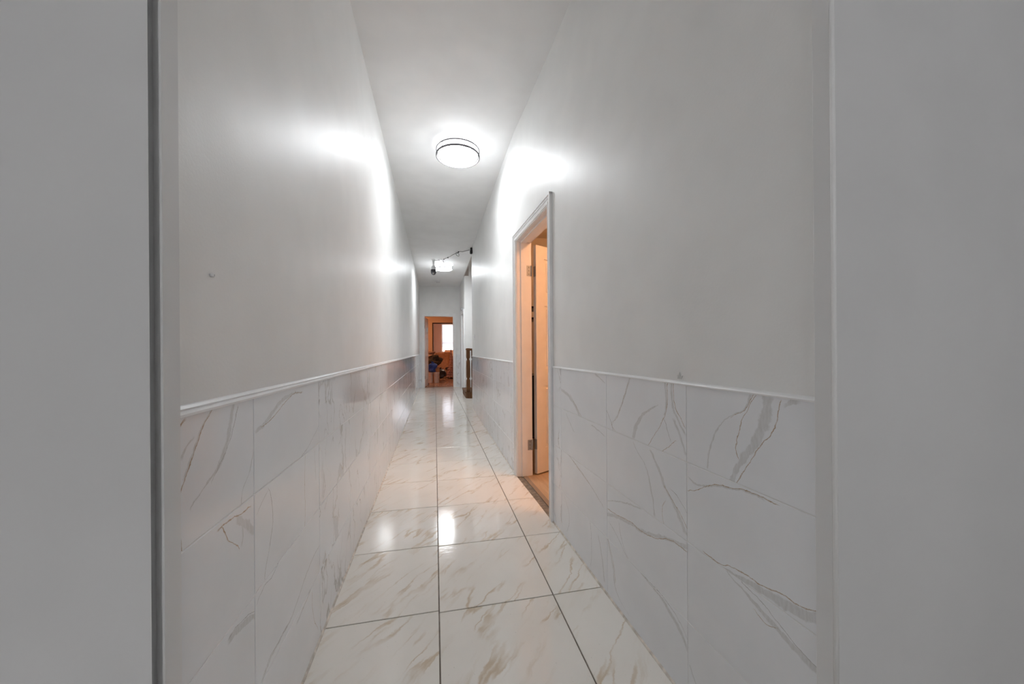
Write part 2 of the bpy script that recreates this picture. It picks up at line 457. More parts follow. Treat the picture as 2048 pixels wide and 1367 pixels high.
VEINS_LEFT = [
 (0,0,'o',[(0.85,1.007,2.6),(0.822,0.985,2.6),(0.805,0.958,2.6),(0.786,0.924,2.6),(0.767,0.896,2.6),(0.754,0.878,2.6),(0.751,0.853,2.6)]),
 (0,0,'g',[(0.847,1.008,5),(0.819,0.984,5),(0.801,0.957,5),(0.782,0.922,5),(0.763,0.895,5)]),
 (0,0,'g',[(0.927,1.006,9),(0.914,0.96,12),(0.894,0.916,12),(0.867,0.882,11),(0.841,0.866,9),(0.804,0.849,5),(0.779,0.83,3)]),
 (0,0,'d',[(0.949,1.001,2),(0.927,0.954,2),(0.902,0.914,2),(0.867,0.882,2),(0.846,0.859,2)]),
 (0,0,'g',[(1.019,0.879,4),(0.998,0.833,4),(0.97,0.803,4),(0.956,0.764,4)]),
 (0,0,'o',[(0.769,1.004,5),(0.759,0.997,5),(0.75,0.991,5)]),
 (0,0,'g',[(0.789,0.964,5),(0.767,0.947,5),(0.758,0.932,5)]),
 (0,1,'o',[(0.879,0.752,3.2),(0.894,0.727,3.2),(0.915,0.701,3.2),(0.95,0.671,3.2)]),
 (0,1,'o',[(0.866,0.749,4),(0.894,0.752,4),(0.945,0.748,4),(1.002,0.743,4)]),
 (0,1,'g',[(0.939,0.742,16),(0.978,0.712,20),(1.021,0.675,16)]),
 (0,1,'g',[(0.944,0.738,7),(0.965,0.702,7),(0.959,0.672,7)]),
 (0,0,'o',[(0.754,0.808,2.5),(0.757,0.777,2.5),(0.756,0.754,2.5)]),
 (1,0,'g',[(1.357,0.987,5),(1.186,0.98,12),(1.112,0.948,14),(1.059,0.928,12),(1.028,0.921,8)]),
 (1,0,'o',[(1.357,0.986,2.5),(1.277,0.988,2.5),(1.206,0.969,2.5),(1.129,0.941,2.5),(1.063,0.929,2.5)]),
 (1,0,'d',[(1.548,0.843,2),(1.452,0.797,2),(1.353,0.769,2),(1.253,0.757,2)]),
 (1,1,'d',[(1.102,0.753,2.6),(1.122,0.707,2.6),(1.125,0.647,2.6),(1.108,0.597,2.6),(1.081,0.544,2.6),(1.074,0.516,2.6)]),
 (1,1,'o',[(1.382,0.761,1.8),(1.377,0.65,1.8),(1.379,0.61,1.8),(1.374,0.513,1.8)]),
 (1,1,'d',[(1.096,0.746,2),(1.064,0.731,2),(1.036,0.71,2)]),
 (1,1,'g',[(1.483,0.753,4),(1.49,0.703,4),(1.496,0.637,4)]),
 (1,2,'g',[(1.534,0.365,4),(1.412,0.35,6),(1.332,0.316,6),(1.251,0.284,7)]),
 (1,3,'g',[(1.251,0.284,7),(1.18,0.285,7),(1.117,0.283,8),(1.055,0.262,9)]),
 (1,3,'d',[(1.253,0.287,2),(1.185,0.285,2),(1.109,0.288,2),(1.055,0.266,2)]),
 (1,2,'d',[(1.165,0.512,2),(1.121,0.5,2),(1.071,0.502,2),(1.032,0.482,2)]),
 (1,3,'g',[(1.529,0.286,4),(1.41,0.255,7),(1.295,0.233,8)]),
 (1,3,'o',[(1.445,0.241,2),(1.466,0.127,2),(1.511,0.053,2)]),
 (0,2,'g',[(1.026,0.459,12),(0.951,0.484,16),(0.901,0.49,14)]),
 (0,2,'d',[(1.027,0.467,2),(0.945,0.496,2),(0.9,0.492,2)]),
]

# ------------------------------------------------------------------ the hall shell
ZC = 3.10            # ceiling height
END = 11.20          # face of the end wall
LX = -0.455          # painted face of the left wall
LT = -0.449          # face of the left wall tiles
ROWS = [0.003, 0.260, 0.513, 0.766, 1.012]

def right_face(y):
    """X of the tile face of the right wall, which bends at the door"""
    if y < 2.232: return .790 - .0239*(y-.6)
    if y < 3.18: return .751 - .0474*(y-2.232)
    return .706

floor = structure(MB().box(-.62, 2.7, .50, END+.13, -.12, -.004).build('floor', M['grout_floor']))
structure(MB().box(-2.1, 2.1, -3.0, .50, -.12, -.001).build('floor_front', simple('front_room_floor', (.62,.58,.53), .4)))

c = MB()
c.box(-2.1, 2.1, -3.0, .75, ZC, ZC+.12)
c.box(-.6, .757, .75, END+.1, ZC, ZC+.12)
c.box(.757, 2.7, .75, 7.05, ZC, ZC+.12)
c.box(.757, 2.7, 9.56, END+.1, ZC, ZC+.12)
structure(c.build('ceiling', M['ceiling']))

wall_left = structure(MB().box(-.58, LX, .735, END+.12, 0, ZC).build('wall_left', M['paint']))

# right wall: stretch before the door, lintel over it, stretch beyond it
TH = .12
O_DOOR = Vector((.7565, 2.232, 0)); A_DOOR = math.atan(.0474)
def door_pt(x, y):
    return (O_DOOR.x + x*math.cos(A_DOOR) - y*math.sin(A_DOOR), O_DOOR.y + x*math.sin(A_DOOR) + y*math.cos(A_DOOR))
w = MB()
w.prism([(.796,.602), (.7565,2.232), door_pt(0,.056), door_pt(TH,.056), (.916,.602)], 0, ZC)
w.prism([door_pt(0,.056), door_pt(0,.884), door_pt(TH,.884), door_pt(TH,.056)], 2.108, ZC)
w.prism([door_pt(0,.884), (.7115,3.18), (.7115,7.0), (.7115+TH,7.0), (.7115+TH,3.18), door_pt(TH,.884)], 0, ZC)
wall_right = structure(w.build('wall_right', M['paint']))

w = MB()
w.box(LX, -.33, END, END+.12, 0, ZC); w.box(.57, .89, END, END+.12, 0, ZC); w.box(-.33, .57, END, END+.12, 2.20, ZC)
wall_end = structure(w.build('wall_end', M['paint']))

w = MB(); w.box(.768, .885, 9.50, 9.66, 0, ZC); w.box(.768, .885, 10.50, END, 0, ZC); w.box(.768, .885, 9.66, 10.50, 2.17, ZC)
structure(w.build('wall_right_back', M['paint']))
structure(MB().box(.885, 2.7, 9.50, 9.62, 0, 5.4).build('wall_stair', M['paint']))
structure(MB().box(2.58, 2.7, 6.9, 9.50, 0, 5.4).build('wall_stair_side', M['paint']))
structure(MB().box(.832, 2.58, 6.9, 7.0, 0, ZC).build('wall_stair_near', M['paint']))
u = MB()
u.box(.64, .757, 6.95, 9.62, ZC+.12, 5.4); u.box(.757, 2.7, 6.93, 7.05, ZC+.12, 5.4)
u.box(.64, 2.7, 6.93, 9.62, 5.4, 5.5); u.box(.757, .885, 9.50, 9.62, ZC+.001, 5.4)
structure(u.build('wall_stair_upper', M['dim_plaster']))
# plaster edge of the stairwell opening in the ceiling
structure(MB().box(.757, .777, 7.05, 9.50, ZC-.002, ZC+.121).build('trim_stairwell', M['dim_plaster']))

# the opening the picture is taken through
structure(MB().prism([(-.440,.700), (-.4435,.700), (-.458,.728), (-.458,.740), (-.440,.740)], 0, ZC).build('trim_opening_left', M['front']))
structure(MB().prism([(-.452,.690), (-2.0,.690), (-2.0,.80), (-.56,.80), (-.50,.74), (-.455,.74), (-.455,.722), (-.466,.722), (-.462,.70)], 0, ZC).build('wall_front_left', M['front']))
j = MB().cbox(.784, .81, .570, .606, 0, ZC, .002)
structure(j.build('trim_opening_right', M['front']))
structure(MB().tube([(.7885,.5695,0), (.7885,.5695,ZC)], .0048, 10).build('trim_corner_bead', M['trim']))
structure(MB().prism([(.790,.5715), (2.0,.5715), (2.0,.69), (.87,.69), (.80,.604)], 0, ZC).build('wall_front_right', M['front']))
structure(MB().box(-2.1, -2.0, -3.0, .80, 0, ZC).build('wall_front_room_left', M['front']))
structure(MB().box(2.0, 2.1, -3.0, .75, 0, ZC).build('wall_front_room_right', M['front']))
w = MB(); w.box(-2.0, -.7, -3.0, -2.9, 0, ZC); w.box(1.0, 2.0, -3.0, -2.9, 0, ZC)
w.box(-.7, 1.0, -3.0, -2.9, 0, .9); w.box(-.7, 1.0, -3.0, -2.9, 2.3, ZC)
structure(w.build('wall_front_room_back', M['front']))
w = MB()
for x in (-.7, .12, .94): w.box(x, x+.06, -2.98, -2.92, .9, 2.3)
for z in (.9, 1.57, 2.24): w.box(-.7, 1.0, -2.98, -2.92, z, z+.06)
structure(w.build('added_window', M['trim']))  # window added behind the camera to let fill daylight into the hall

# ------------------------------------------------------------------ tiles
_cache = {}
def wall_tile_mesh(L, h, sign, material):
    """chamfered tile, local y along the wall, z up, face at x = 0, body going to -sign"""
    key = (round(L,4), round(h,4), sign, material.name)
    if key in _cache: return _cache[key]
    g = .0011; ch = .0012; t = .005
    b = [(-sign*t, g, g), (-sign*t, L-g, g), (-sign*t, L-g, h-g), (-sign*t, g, h-g)]
    m = [(-sign*ch, y, z) for _, y, z in b]
    f = [(0, g+ch, g+ch), (0, L-g-ch, g+ch), (0, L-g-ch, h-g-ch), (0, g+ch, h-g-ch)]
    mb = MB().add(b+m+f, [(3,2,1,0), (8,9,10,11)] + [(i,(i+1)%4,4+(i+1)%4,4+i) for i in range(4)]
                  + [(4+i,4+(i+1)%4,8+(i+1)%4,8+i) for i in range(4)])
    me = mb.mesh('tile'); me.materials.append(material)
    _cache[key] = me
    return me

def traced(veins, cols):
    d = {}
    for c_, r_, k, pts in veins:
        zm = sum(p[1] for p in pts)/len(pts); ym = sum(p[0] for p in pts)/len(pts)
        row = max(i for i in range(4) if zm >= ROWS[i]) if zm > ROWS[0] else 0
        ci = max([i for i in range(len(cols)-1) if ym >= cols[i]] or [0])
        y0, z0 = cols[ci], ROWS[row]
        d.setdefault((ci, row), []).append((k, [(p[0]-y0, p[1]-z0, p[2]) for p in pts]))
    return d

def tile_run(parent, cols, face, sign, veins=None, angle=0.0, tiles=True):
    d = traced(veins, cols) if veins else {}
    for ci in range(len(cols)-1):
        L = cols[ci+1]-cols[ci]
        for r in range(4):
            h = ROWS[r+1]-ROWS[r]
            mat = M['tile']
            if (ci, r) in d:
                mat = marble_wall_traced('marble_tile_traced', L, h, d[(ci, r)])
            elif veins:
                mat = marble_wall_traced('marble_tile_plain', L, h, [])
            place('tile', wall_tile_mesh(L, h, sign, mat), parent, (face(cols[ci]), cols[ci], ROWS[r]), angle)

lcols = [.742] + [1.020+.517*k for k in range(20)] + [END]
tile_run(wall_left, lcols[:3], lambda y: LT, 1, VEINS_LEFT)
tile_run(wall_left, lcols[2:], lambda y: LT, 1)
MB().box(LX-.001, LT-.0016, .742, END, 0, 1.012).build('grout_bed', M['grout_wall'], wall_left)

rc = [.606, .996, 1.516, 2.085]
tile_run(wall_right, rc, right_face, -1, VEINS_RIGHT, math.atan(.0239))
tile_run(wall_right, [2.085, 2.231], right_face, -1, None, math.atan(.0239))
rfar = [3.178, 3.385, 3.892, 4.399, 4.906, 5.413, 5.92, 6.427, 6.934, 7.0]
tile_run(wall_right, rfar, lambda y: .706, -1)
g = MB().prism([(right_face(.606)+.0016,.606), (right_face(2.231)+.0016,2.231), (.7575,2.231), (.797,.606)], 0, 1.012)
g.box(.7076, .7125, 3.178, 7.0, 0, 1.012)
g.build('grout_bed', M['grout_wall'], wall_right)
# end of the right wall facing the stairs
def end_tiles(parent, x0, x1, y, rows=ROWS):
    for r in range(4):
        L, h = x1-x0, rows[r+1]-rows[r]
        me = wall_tile_mesh(L, h, 1, M['tile'])
        place('tile', me, parent, (x1, y, rows[r]), math.pi/2).rotation_euler = (0, 0, math.pi/2*1)
# tiles on the end wall face -Y: local +x must point to -Y, local y to +X
for x0, x1 in ((-.449, -.397), (.645, .768)):
    for r in range(4):
        me = wall_tile_mesh(x1-x0, ROWS[r+1]-ROWS[r], -1, M['tile'])
        place('tile', me, wall_end, (x1, END-.006, ROWS[r]), math.pi/2)

# floor tiles
_fc = {}
def floor_tile(x0, x1a, x1b, y0, y1):
    g = .0026; ch = .0012; t = .006
    q = [(g, g), (x1a-x0-g, g), (x1b-x0-g, y1-y0-g), (g, y1-y0-g)]
    key = tuple(round(v, 4) for p in q for v in p)
    if key not in _fc:
        cx = sum(p[0] for p in q)/4; cy = sum(p[1] for p in q)/4
        ins = [(p[0]+math.copysign(ch, cx-p[0]), p[1]+math.copysign(ch, cy-p[1])) for p in q]
        v = [(a,b,-t) for a,b in q] + [(a,b,-ch) for a,b in q] + [(a,b,0) for a,b in ins]
        mb = MB().add(v, [(3,2,1,0), (8,9,10,11)] + [(i,(i+1)%4,4+(i+1)%4,4+i) for i in range(4)]
                      + [(4+i,4+(i+1)%4,8+(i+1)%4,8+i) for i in range(4)])
        me = mb.mesh('tile'); me.materials.append(M['floor_tile']); _fc[key] = me
    o = place('tile', _fc[key], floor, (x0, y0, 0))
    o.rotation_euler = (random.uniform(-.0006,.0006), random.uniform(-.0006,.0006), 0)
fr = [.508+.532*k for k in range(21)]
fr = [y for y in fr if y < END-.15] + [END+.03]
for i in range(len(fr)-1):
    y0, y1 = fr[i], fr[i+1]
    if y0 < .55: y0 = .61
    o_ = .012
    floor_tile(LT, .010+.0055*(y0-1.5)*0, .010, y0 + (o_ if i else 0), y1 + (o_ if y1 < END else 0))
    floor_tile(.010, .525, .525, y0, y1)
    if y0 < 6.8:
        floor_tile(.525, right_face(y0)+.001, right_face(min(y1, 7.0))+.001, y0, y1)
    else:
        for x0, x1 in ((.525,1.04), (1.04,1.555), (1.555,2.07), (2.07,2.58)):
            if y0 > 8.9 and x0 > .6: continue
            x1_ = min(x1, .768) if y0 > 9.45 else x1
            floor_tile(x0, x1_, x1_, max(y0, 7.0) if x0 > .6 else y0, y1)

# rails over the tiles, caulk along the floor
prof = [(0,1.008), (.0135,1.009), (.0145,1.014), (.012,1.018), (.009,1.0195), (.0105,1.023), (.006,1.028), (0,1.030)]
structure(MB().sweep_y([(LX-.002+a, z) for a, z in prof], .740, END).build('trim_rail_left', M['trim']))
pr = [(0,1.009), (.012,1.010), (.013,1.014), (.010,1.018), (.004,1.021), (0,1.022)]
m = MB()
m.sweep_y([(-a+.008, z) for a, z in pr], .606, 2.231, right_face)
m.sweep_y([(-a+.008, z) for a, z in pr], 3.178, 7.004, right_face)
structure(m.build('trim_rail_right', M['trim']))
m = MB()
m.sweep_y([(LT-.002,-.004), (LT+.007,-.004), (LT+.005,.004), (LT-.002,.010)], .742, END)
structure(m.build('trim_caulk_left', M['caulk']))
m = MB()
pc = [(.002,-.004), (-.007,-.004), (-.005,.004), (.002,.010)]
m.sweep_y(pc, .606, 2.231, right_face); m.sweep_y(pc, 3.178, 7.0, right_face)
structure(m.build('trim_caulk_right', M['caulk']))

# ------------------------------------------------------------------ side door (door_1), open into the side room
def casing_profile(outer, inner, proud):
    """steps of a moulded casing: (offset from outer edge, proudness)"""
    return [(0, .020), (.012, .020), (.018, .015), (.040, .013), (.050, .010), (.056, .012), (.064, .012), (.066, .008)]
door_1 = bpy.data.objects.new('door_1', None); COL.objects.link(door_1); structure(door_1)
door_1.location = O_DOOR; door_1.rotation_euler = (0, 0, A_DOOR)
JN, JF, HD = .073, .866, 2.090           # inner faces of near jamb, far jamb, head
def step_casing(name, segs, parent):
    for sg in segs:
        mb = MB()
        for a0, a1, pr_ in ((0,.014,.021), (.014,.030,.016), (.030,.048,.012), (.048,.060,.014), (.060,.068,.008)):
            sg(mb, a0, a1, pr_)
        mb.build(name, M['trim'], parent)
TOPC = HD+.072
step_casing('casing', [
    lambda mb, a, b, p: mb.box(-p, .004, a, b, 0, TOPC-a),
    lambda mb, a, b, p: mb.box(-p, .004, .939-b, .939-a, 0, TOPC-a),
    lambda mb, a, b, p: mb.box(-p-.0004, .004, a, .939-a, TOPC-b, TOPC-a)], door_1)
MB().box(.001, .135, JN-.018, JN, 0, HD+.018).build('jamb', M['jamb'], door_1)
MB().box(.001, .135, JF, JF+.018, 0, HD+.018).build('jamb', M['jamb'], door_1)
MB().box(.001, .135, JN, JF, HD, HD+.018).build('jamb', M['jamb'], door_1)
MB().box(.036, .088, JN, JN+.011, 0, HD).build('stop', M['jamb'], door_1)
MB().box(.036, .088, JF-.011, JF, 0, HD).build('stop', M['jamb'], door_1)
MB().box(.036, .088, JN+.011, JF-.011, HD-.011, HD).build('stop', M['jamb'], door_1)
MB().box(.045, .080, JN, JF, -.004, .004).build('threshold', simple('worn_brown_threshold', (.30,.22,.16), .5), door_1)

def six_panel_leaf(name, W, Hh, T, parent, loc, rotz, material):
    mb = MB()
    s = .105; mid = .09
    mb.box(0, W, T*.28, T*.72, .01, Hh)                                   # core
    mb.box(0, s, 0, T, .01, Hh); mb.box(W-s, W, 0, T, .01, Hh); mb.box(W/2-mid/2, W/2+mid/2, 0, T, .01, Hh)
    rails = [(.01,.23), (.80,.95), (1.53,1.63), (Hh-.115,Hh)]
    for z0, z1 in rails:
        mb.box(s, W/2-mid/2, 0, T, z0, z1); mb.box(W/2+mid/2, W-s, 0, T, z0, z1)
    leaf = mb.build(name, material, parent, loc, rotz)
    for k in range(3):
        z0, z1 = rails[k][1], rails[k+1][0]
        for xa, xb in ((s, W/2-mid/2), (W/2+mid/2, W-s)):
            MB().cbox(xa+.028, xb-.028, T*.06, T*.94, z0+.028, z1-.028, .006).build('panel', material, leaf)
    return leaf
def to_local(p):
    d = Vector((p[0]-O_DOOR.x, p[1]-O_DOOR.y)); ca, sa = math.cos(A_DOOR), math.sin(A_DOOR)
    return (d.x*ca + d.y*sa, -d.x*sa + d.y*ca)
# hinge-side back corner of the leaf and its swing
LA_ = math.radians(28)
fc = Vector((.895, 3.103))                       # front corner of the hinge edge
lf = to_local(fc)
leaf = six_panel_leaf('door_leaf', .775, 2.075, .035, door_1, (lf[0], lf[1], 0), LA_-A_DOOR, M['jamb'])
for z in (.276, 1.836):
    hb = MB().cbox(.090, .134, JF-.0025, JF+.001, z-.046, z+.046, .001)      # leaf on the jamb
    bx, by = to_local((.8725, 3.104))
    hb.tube([(bx-.022, by-.004, z-.047), (bx-.022, by-.004, z+.047)], .006, 8)
    hg = hb.build('hinge', M['steel'], door_1)
    # plate on the edge of the leaf (edge lies in the leaf's local yz plane)
    MB().cbox(-.0025, .001, .001, .034, z-.046, z+.046, .001).build('hinge_plate', M['steel'], leaf)
    k = MB()
    for dz in (-.03, 0, .03): k.tube([(.112, JF-.004, z+dz), (.112, JF-.002, z+dz)], .004, 8)
    k.build('screw', M['nickel'], hg)

# side room
structure(MB().box(.80, 3.6, 1.5, 5.0, -.12, -.003).build('floor_side_room', M['side_floor']))
structure(MB().box(.84, 3.6, 1.5, 5.0, 2.72, 2.82).build('ceiling_side_room', M['room_white']))
structure(MB().box(.90, 3.6, 1.5, 1.6, 0, 2.72).build('wall_side_room_near', M['room_white']))
structure(MB().box(.84, 3.6, 4.9, 5.0, 0, 2.72).build('wall_side_room_far', M['room_white']))
structure(MB().box(3.5, 3.6, 1.6, 4.9, 0, 2.72).build('wall_side_room_back', M['room_white']))

# ------------------------------------------------------------------ end doorway (door_2), back rooms
door_2 = bpy.data.objects.new('door_2', None); COL.objects.link(door_2); structure(door_2)
door_2.location = (.12, END, 0)
X0, X1, Z1 = -.43, .43, 2.180
for a, b in ((X0-.085, X0-.004), (X1+.004, X1+.085)):
    q = MB().box(a, b, -.016, .002, 0, Z1+.085)
    q.box(a if a < 0 else b-.02, a+.02 if a < 0 else b, -.022, .002, 0, Z1+.085)
    q.build('casing', M['trim'], door_2)
MB().box(X0-.004, X1+.004, -.016, .002, Z1+.004, Z1+.085).box(X0-.085, X1+.085, -.0225, .002, Z1+.066, Z1+.086).build('casing', M['trim'], door_2)
MB().box(X0-.02, X0, 0, .135, 0, Z1+.02).build('jamb', M['trim'], door_2)
MB().box(X1, X1+.02, 0, .135, 0, Z1+.02).build('jamb', M['trim'], door_2)
MB().box(X0, X1, 0, .135, Z1, Z1+.02).build('jamb', M['trim'], door_2)
leaf2 = six_panel_leaf('door_leaf', .80, 2.165, .035, door_2, (X0+.004, .14, 0), math.radians(83.5), M['trim'])
for z in (.30, 1.86):
    MB().cbox(X0-.001, X0+.003, .085, .134, z-.046, z+.046, .001).tube([(X0+.004,.14,z-.047),(X0+.004,.14,z+.047)], .006, 8).build('hinge', M['steel'], door_2)
MB().lathe([(.012,0),(.012,.03),(.028,.04),(.028,.062),(.012,.07)], .735, 0, 16).build('knob', M['nickel'], leaf2).rotation_euler = (0, 0, 0)
leaf2.children[-1].location = (0, 0, 0)
kn = leaf2.children[-1]
kn.data.transform(Matrix.Translation((.735, 0, 1.0)) @ Matrix.Rotation(math.pi/2, 4, 'X') @ Matrix.Translation((-.735, 0, 0)))
MB().cbox(.42, .45, -.04, 0, 1.74, 1.86, .006).build('coat_hook', M['plastic_white'], leaf2)

structure(MB().box(-1.8, 2.5, END+.13, 19.2, -.12, 0).build('floor_back_rooms', M['laminate']))
structure(MB().box(-1.8, 2.5, END+.12, 19.2, 2.75, 2.85).build('ceiling_back_rooms', M['peach']))
w = MB(); w.box(-1.8, -.33, END+.121, END+.16, 0, 2.75); w.box(.57, 2.5, END+.121, END+.16, 0, 2.75); w.box(-.33, .57, END+.121, END+.16, 2.2, 2.75)
structure(w.build('wall_back_room_near', M['peach']))
structure(MB().box(-1.9, -1.8, END+.12, 19.2, 0, 2.75).build('wall_back_room_left', M['peach']))
structure(MB().box(2.5, 2.6, END+.12, 19.2, 0, 2.75).build('wall_back_room_right', M['peach']))
DX0, DX1, DZ = -.075, 1.55, 2.25
w = MB(); w.box(-1.8, DX0, 15.1, 15.2, 0, 2.75); w.box(DX1, 2.5, 15.1, 15.2, 0, 2.75); w.box(DX0, DX1, 15.1, 15.2, DZ, 2.75)
structure(w.build('wall_back_room_divider', M['peach']))
w = MB(); w.box(DX0-.028, DX0+.012, 15.085, 15.14, 0, DZ+.032); w.box(DX1-.012, DX1+.028, 15.085, 15.14, 0, DZ+.032)
w.box(DX0+.012, DX1-.012, 15.085, 15.14, DZ-.012, DZ+.032)
structure(w.build('trim_dark_doorway', M['dark_wood']))
structure(MB().box(DX0, DX0+.030, 15.141, 15.21, 0, DZ).build('trim_doorway_lining', M['trim']))
WX0, WX1, WZ0, WZ1 = .335, 1.28, 1.045, 2.53
w = MB(); w.box(-1.8, WX0, 19.0, 19.15, 0, 2.75); w.box(WX1, 2.5, 19.0, 19.15, 0, 2.75)
w.box(WX0, WX1, 19.0, 19.15, 0, WZ0); w.box(WX0, WX1, 19.0, 19.15, WZ1, 2.75)
structure(w.build('wall_back_room_window', M['mauve']))
w = MB()
w.box(WX0, WX0+.05, 19.0, 19.1, WZ0, WZ1); w.box(WX1-.05, WX1, 19.0, 19.1, WZ0, WZ1)
w.box(WX0+.05, WX1-.05, 19.0, 19.1, WZ1-.06, WZ1); w.box(WX0+.05, WX1-.05, 19.0, 19.1, WZ0, WZ0+.05)
w.box(WX0+.05, WX1-.05, 19.03, 19.08, 1.50, 1.555)
window_1 = structure(w.build('window_1', M['trim']))
MB().box(WX0-.03, WX1+.03, 18.93, 19.0, WZ0-.03, WZ0).build('window_sill', M['trim'], window_1)
def glass():
    t = NT('window_glass')
    t.base((1,1,1), .02); t.b.inputs['Transmission Weight'].default_value = 1.0; t.b.inputs['IOR'].default_value = 1.02
    return t.m
M['glass'] = glass()
MB().box(WX0+.05, WX1-.05, 19.05, 19.056, WZ0+.05, 1.50).build('pane', M['glass'], window_1)
MB().box(WX0+.05, WX1-.05, 19.05, 19.056, 1.555, WZ1-.06).build('pane', M['glass'], window_1)
def blind_mat():
    t = NT('translucent_blind')
    t.n.remove(t.b)
    d = t.node('ShaderNodeBsdfDiffuse'); d.inputs['Color'].default_value = (.8,.8,.82,1)
    tr = t.node('ShaderNodeBsdfTranslucent'); tr.inputs['Color'].default_value = (.84,.84,.92,1)
    mx = t.node('ShaderNodeMixShader'); mx.inputs[0].default_value = .7
    t.l.new(d.outputs[0], mx.inputs[1]); t.l.new(tr.outputs[0], mx.inputs[2])
    t.l.new(mx.outputs[0], t.n['Material Output'].inputs['Surface'])
    return t.m
bl = thing('window_blind', 'pale pulled down slatted blind hanging in the bright back window', 'blind', (.805, 18.985, WZ1))
MB().box(-.44, .44, -.02, .012, -.05, 0).build('head_rail', M['trim'], bl)
BM = blind_mat()
for k in range(22):
    z = -.075-.05*k
    MB().add([(-.43,-.010,z-.026), (.43,-.010,z-.026), (.43,.008,z+.027), (-.43,.008,z+.027)], [(0,1,2,3)]).build('slat', BM, bl)
MB().box(-.43, .43, -.014, .010, -1.19, -1.165).build('bottom_rail', M['trim'], bl)

# door frame on the right, near the end of the hall
door_3 = bpy.data.objects.new('door_3', None); COL.objects.link(door_3); structure(door_3)
door_3.location = (.768, 9.66, 0)
for a, b in ((-.085, .004), (.836, .925)):
    MB().box(-.022, .002, a, b, 0, 2.235).build('casing', M['trim'], door_3)
MB().box(-.0215, .002, .004, .836, 2.155, 2.235).build('casing', M['trim'], door_3)
MB().box(.03, .065, .003, .837, .006, 2.165).build('door_leaf', M['trim'], door_3)

# ------------------------------------------------------------------ ceiling lights
def make_light(mat_diff, rim):
    r = thing('ceiling_light', 'x', 'ceiling light')
    MB().lathe([(.10,-.001), (.185,-.001), (.185,-.018), (.10,-.018)], seg=48, smooth=False).build('mounting_pan', M['plastic_white'], r)
    n = 32
    q = MB().lathe([(.190,-.088), (.168,-.112)], seg=n, cap=False)
    q.f.append(list(range(n, 2*n))); q.sm.append(False)          # closed below only
    q.build('diffuser', mat_diff, r)
    MB().lathe([(.190,-.012), (.1905,-.088)], seg=n, cap=False).build('diffuser_rim', rim, r)
    for z, h, wd in ((-.046,.010,.006), (-.100,.016,.008)):
        MB().ring(.2055, wd, h, z).build('trim_ring', M['nickel'], r)
    for k in range(4):
        a = math.radians(22 + 90*k)
        x, y = .2055*math.cos(a), .2055*math.sin(a)
        q = MB().tube([(x, y, -.042), (x, y, -.107)], .0035, 8)
        q.tube([(x*.92, y*.92, -.046), (x, y, -.046)], .003, 6)
        q.build('ring_post', M['plastic_white'] if k % 2 else M['nickel'], r)
    return r
l1 = make_light(M['diffuser'], M['diffuser_rim'])
l1.location = (.230, 3.486, ZC); l1.rotation_euler = (0, 0, math.radians(20))
tag(l1, 'large round lit ceiling light with two metal rings, ahead of the open side door', 'ceiling light', 'round hall ceiling lights')
l2 = make_light(M['diffuser_far'], M['diffuser_rim']); l2.location = (.205, 8.36, ZC); l2.rotation_euler = (0, 0, math.radians(20))
tag(l2, 'round lit ceiling light partly hidden behind the hanging security camera', 'ceiling light', 'round hall ceiling lights')
M['diffuser_added_warm'] = emitter('added_warm_diffuser', (1.0,.50,.23), 25.0)
l3 = make_light(M['diffuser_added_warm'], M['diffuser_added_warm']); l3.location = (1.60, 1.98, 2.72)  # fixture added out of view to give the side room its warm light
tag(l3, 'added round warm orange ceiling light, unseen in the side room beyond the open door', 'ceiling light', 'added warm room ceiling lights')
l4 = make_light(M['diffuser_added_warm'], M['diffuser_added_warm']); l4.location = (-.9, 13.2, 2.75)  # added fixture, lights the back room from out of frame
tag(l4, 'added round warm orange ceiling light, unseen in the cluttered back room', 'ceiling light', 'added warm room ceiling lights')
M['diffuser_added_upper'] = emitter('added_dim_diffuser', (1.0,.85,.75), 4.0)
M['diffuser_added_soft'] = emitter('added_soft_diffuser', (1.0,.70,.55), 42.0)
l6 = make_light(M['diffuser_added_upper'], M['diffuser_added_upper']); l6.location = (1.7, 8.3, 5.4)  # unseen lamp added so the upper stairwell does not go black
tag(l6, 'added dim round ceiling light, unseen at the top of the stairwell', 'ceiling light', 'added warm room ceiling lights')
l5 = make_light(M['diffuser_added_soft'], M['diffuser_added_soft']); l5.location = (1.7, 16.6, 2.75)  # extra unseen lamp added to brighten the farthest room
tag(l5, 'added round pinkish ceiling light, unseen in the farthest room with the bright window', 'ceiling light', 'added warm room ceiling lights')

# ------------------------------------------------------------------ security camera, its cable and adapter
sc = thing('security_camera', 'white and black dome security camera hanging from the ceiling', 'camera', (-.02, 7.93, ZC))
MB().lathe([(.042,0), (.042,-.012), (.034,-.016)], seg=24).build('mounting_plate', M['plastic_white'], sc)
MB().lathe([(.021,-.012), (.021,-.150)], seg=16).build('stem', M['plastic_white'], sc)
MB().lathe([(.022,-.135), (.040,-.150), (.053,-.170), (.055,-.205), (.055,-.220)], seg=24).build('housing', M['plastic_white'], sc)
hd = MB().lathe([(.054,-.218), (.058,-.224), (.058,-.272), (.050,-.303), (.033,-.324), (.010,-.333)], seg=24).build('camera_head', M['plastic_dark'], sc)
MB().lathe([(.022,0), (.022,.012), (.012,.016)], seg=16).build('lens', M['lens'], hd)
hd.children[0].data.transform(Matrix.Translation((.004,-.038,-.300)) @ Matrix.Rotation(math.radians(125), 4, 'X'))

